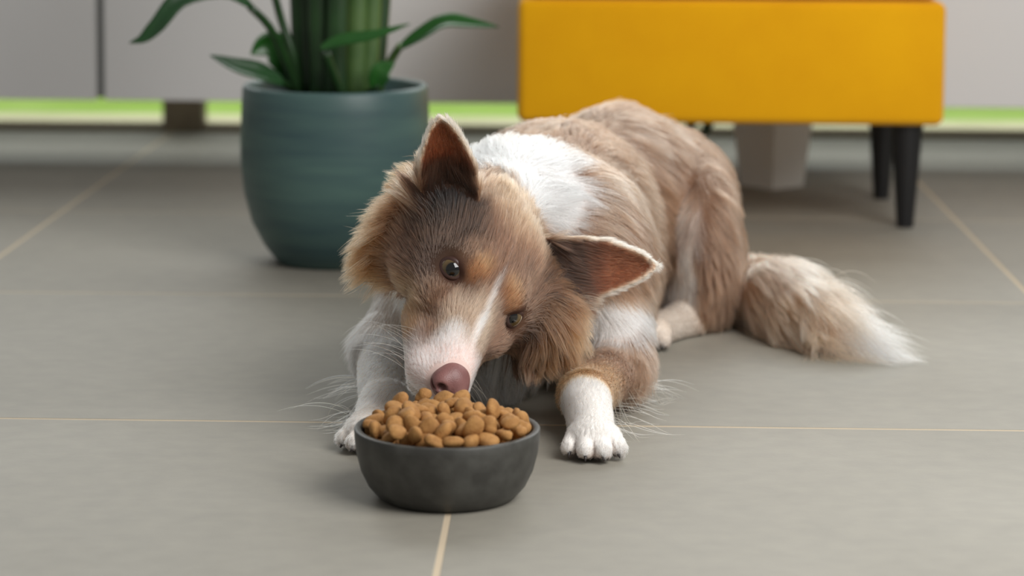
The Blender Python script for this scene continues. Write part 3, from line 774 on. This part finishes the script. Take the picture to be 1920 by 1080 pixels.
fr = np.random.RandomState(4)
TRI = np.vstack([BF[:, [0, 1, 2]], BF[:, [0, 2, 3]]])
TA = .5 * np.linalg.norm(np.cross(BV[TRI[:, 1]] - BV[TRI[:, 0]], BV[TRI[:, 2]] - BV[TRI[:, 0]]), axis=1)
TC = BV[TRI].mean(1)
tfl, tln, tlf, tpart = fields(TC); tnm = PART_NAMES[tpart]
dens = np.ones(len(TRI))                                     # strands per unit area by part
for k_, d_ in (('head', 4.5), ('cheek', 4.0), ('muzzle', 13), ('jaw', 3), ('ear', 8.0), ('ruff', 1.5), ('neck', 1.2), ('foreleg', 8), ('paw', 9), ('trunk', .9), ('tail', 1.0), ('chest', .9), ('throat', .9), ('hindfoot', 1.3)):
    dens[tnm == k_] = d_
dens[TC[:, 2] < .004] = 0
view_n = np.cross(BV[TRI[:, 1]] - BV[TRI[:, 0]], BV[TRI[:, 2]] - BV[TRI[:, 0]])
NS = 480000
pick = np.searchsorted(np.cumsum(TA * dens) / (TA * dens).sum(), fr.rand(NS)); pick = np.minimum(pick, len(TRI) - 1)
r1, r2 = np.sqrt(fr.rand(NS)), fr.rand(NS)
T3 = TRI[pick]
bw = np.stack([1 - r1, r1 * (1 - r2), r1 * r2], 1)
root = (BV[T3] * bw[..., None]).sum(1); nrm = (VN[T3] * bw[..., None]).sum(1); nrm /= np.linalg.norm(nrm, axis=1)[:, None]
flow, ln, lift, part = fields(root); nm = PART_NAMES[part]
lc = (root - HO) @ HM.T
# keep eyes and nose clear
de = np.minimum(np.linalg.norm(root - EYES[1], axis=1), np.linalg.norm(root - EYES[-1], axis=1))
dn = np.minimum(np.linalg.norm((lc - [0, .0965, -.022]) / [.0178, .0145, .0150], axis=1), np.linalg.norm((lc - [0, .0905, -.0150]) / [.0130, .0118, .0110], axis=1))
ok = (de > .0121) & (dn > 1.0)
ln = ln * np.clip((de - .011) / .020, .15, 1) * np.where(np.isin(nm, ['muzzle', 'jaw']), np.clip((.125 - lc[:, 1]) / .06, .75, 1.5), 1)
earq = [q for q in PR if q['t'] == 'ear']
for q in earq:                                              # fine pile inside the ears, fringe on the rim
    e = (root - q['b0']) @ q['A'].T; a = e[:, 2] / q['L']
    ins = (nm == 'ear') & (part == q["id"]) & ((nrm @ q['A'][1]) > .05)
    ln[ins] *= .75; ln[(nm == 'ear') & (part == q['id']) & ~ins & (a > .3)] *= 1.35
    ln[(nm == 'ear') & (part == q['id']) & (a > .8)] *= .55
    base = (nm == 'ear') & (part == q["id"]) & (a < .3); ln[base & ~ins] *= 1.5; ln[base & ins] *= 1.8
# feathering on the backs of the forelegs and the belly line
flt = (nm == 'foreleg') & (fr.rand(NS) < .009) & (((root[:, 0] > -.1) & (nrm[:, 0] > .15)) | ((root[:, 0] < -.1) & (nrm[:, 0] < -.15))) & (root[:, 2] < .035) & (root[:, 1] > 2.075)
ln[flt] = .062; lift[flt] = .02
flow[flt] = np.stack([np.sign(nrm[flt, 0]) * 1.0, .25 * np.ones(flt.sum()), -.9 * np.ones(flt.sum())], 1)
tip_t = (nm == 'tail') & (root[:, 0] > tl[4][0] - .01); ln[tip_t] *= 1.35
flt = flt[ok]
root, nrm, flow, ln, lift, nm, part = root[ok], nrm[ok], flow[ok], ln[ok], lift[ok], nm[ok], part[ok]
N = len(root)
def vnoise(p, f, seed): return np.stack([wob(p, f, seed + i) for i in range(3)], 1)
long_ = np.clip((ln - .012) / .03, 0, 1)
flow = flow / (np.linalg.norm(flow, axis=1)[:, None] + 1e-9)
flow = flow + (vnoise(root, 45, 20) * .20 + vnoise(root, 120, 30) * .16) * (.5 + long_[:, None])
ft = flow - nrm * (flow * nrm).sum(1)[:, None]
ft /= np.linalg.norm(ft, axis=1)[:, None] + 1e-9
ln = ln * (.65 + .55 * fr.rand(N)) * (1 + .15 * wob(root, 70, 50))
scat = np.where((nm == 'tail') & (root[:, 0] > tl[4][0] - .01), .20, np.where(nm == 'ruff', .13, .06))[:, None]
d0 = ft * (1 - lift)[:, None] + nrm * (lift * (.8 + .6 * fr.rand(N)))[:, None] + fr.randn(N, 3) * scat
d0 /= np.linalg.norm(d0, axis=1)[:, None]
K = 6
pts = np.zeros((N, K, 3)); pts[:, 0] = root - nrm * .0006
fw = flow / (np.linalg.norm(flow, axis=1)[:, None] + 1e-9)
for k in range(1, K):
    t = k / (K - 1)
    dk = d0 + (fw - d0) * (.55 * t * long_)[:, None] + down * (np.where(nm == 'ruff', .14, .35) * t * long_)[:, None]
    dk /= np.linalg.norm(dk, axis=1)[:, None]
    pts[:, k] = pts[:, k - 1] + dk * (ln / (K - 1))[:, None]
# locks: neighbouring strands lean together towards their tips
cell = np.where(long_ > .45, np.where(nm == 'trunk', .0085, .0085), .0034)
hk = np.floor((root + vnoise(root, 160, 60) * .0016) / cell[:, None]).astype(np.int64)
key = hk[:, 0] * 73856093 ^ hk[:, 1] * 19349663 ^ hk[:, 2] * 83492791 ^ part.astype(np.int64) * 2654435761
_, inv = np.unique(key, return_inverse=True); inv = inv.ravel()
cnt = np.bincount(inv).astype(float)
cl = (.30 + np.where(nm == 'trunk', .38, .50) * long_) * np.where(scat[:, 0] > .15, .4, 1)
for k in range(1, K):
    mean = np.stack([np.bincount(inv, pts[:, k, i]) / cnt for i in range(3)], 1)[inv]
    t = (k / (K - 1)) ** 1.3
    pts[:, k] += (mean - pts[:, k]) * (cl * t)[:, None]
pts[:, :, 2] = np.maximum(pts[:, :, 2], .0008 + .002 * fr.rand(N)[:, None])
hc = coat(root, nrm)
hc[flt] = lin(240, 224, 200)
clv = (np.random.RandomState(8).randn(len(cnt)) * .5)[inv]
val = np.exp(np.where(np.isin(nm, ['head', 'cheek', 'ruff']), .42, .30) * fr.randn(N) + (.22 + .2 * long_) * clv)
hc = hc * val[:, None]
band = np.array([.45, .62, .85, 1.05, 1.2, 1.28])            # roots darker than the tips, shade painted in for depth
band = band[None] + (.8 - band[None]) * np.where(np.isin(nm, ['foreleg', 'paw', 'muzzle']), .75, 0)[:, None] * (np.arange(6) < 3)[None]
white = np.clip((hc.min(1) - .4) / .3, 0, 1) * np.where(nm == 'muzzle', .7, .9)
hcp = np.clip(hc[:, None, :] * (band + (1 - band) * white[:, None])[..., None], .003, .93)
rad0 = np.where(long_ > .3, .00021, .00017) * (.8 + .4 * fr.rand(N))
rad0[np.isin(nm, ['muzzle', 'paw'])] *= .8
prof_r = np.array([1, 1, .9, .75, .5, .08])

def strands(name, P3, R3, C3, parent):
    n, kk = P3.shape[:2]
    cu = bpy.data.hair_curves.new(name); cu.add_curves([kk] * n)
    cu.attributes['position'].data.foreach_set('vector', (P3 - dloc).astype(np.float32).ravel())
    ra = cu.attributes.get('radius') or cu.attributes.new('radius', 'FLOAT', 'POINT')
    ra.data.foreach_set('value', R3.astype(np.float32).ravel())
    ca = cu.attributes.new('coat', 'FLOAT_COLOR', 'POINT')
    ca.data.foreach_set('color', np.concatenate([C3, np.ones((n, kk, 1))], 2).astype(np.float32).ravel())
    cu.materials.append(m_hair)
    o = bpy.data.objects.new(name, cu); COL.objects.link(o); o.parent = parent; o['kind'] = 'stuff'
    return o
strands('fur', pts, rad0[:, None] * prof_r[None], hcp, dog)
# ---- whiskers
wp_, wc_ = [], []
wr = np.random.RandomState(2)
for s in (1, -1):
    for i in range(16):
        fo = .052 + .034 * wr.rand(); uu = -.030 - .022 * wr.rand()
        r0 = H(s * (.024 + .006 * wr.rand()), fo, uu); dr = Hd(s * (.9 + .2 * wr.rand()), -.35 + .5 * wr.rand(), -.25 - .4 * wr.rand()); L = .022 + .035 * wr.rand()
        wp_.append([r0 + dr * L * t + np.array([0, 0, .25 * L * (t - t * t) * 1.2 - .1 * L * t * t]) for t in np.linspace(0, 1, 6)])
        wc_.append(lin(246, 238, 226) if wr.rand() < .85 else lin(70, 50, 40))
strands('whiskers', np.array(wp_), np.tile(np.array([.00022, .0002, .00018, .00014, .0001, .00004]), (len(wp_), 1)), np.repeat(np.array(wc_)[:, None], 6, 1), dog)
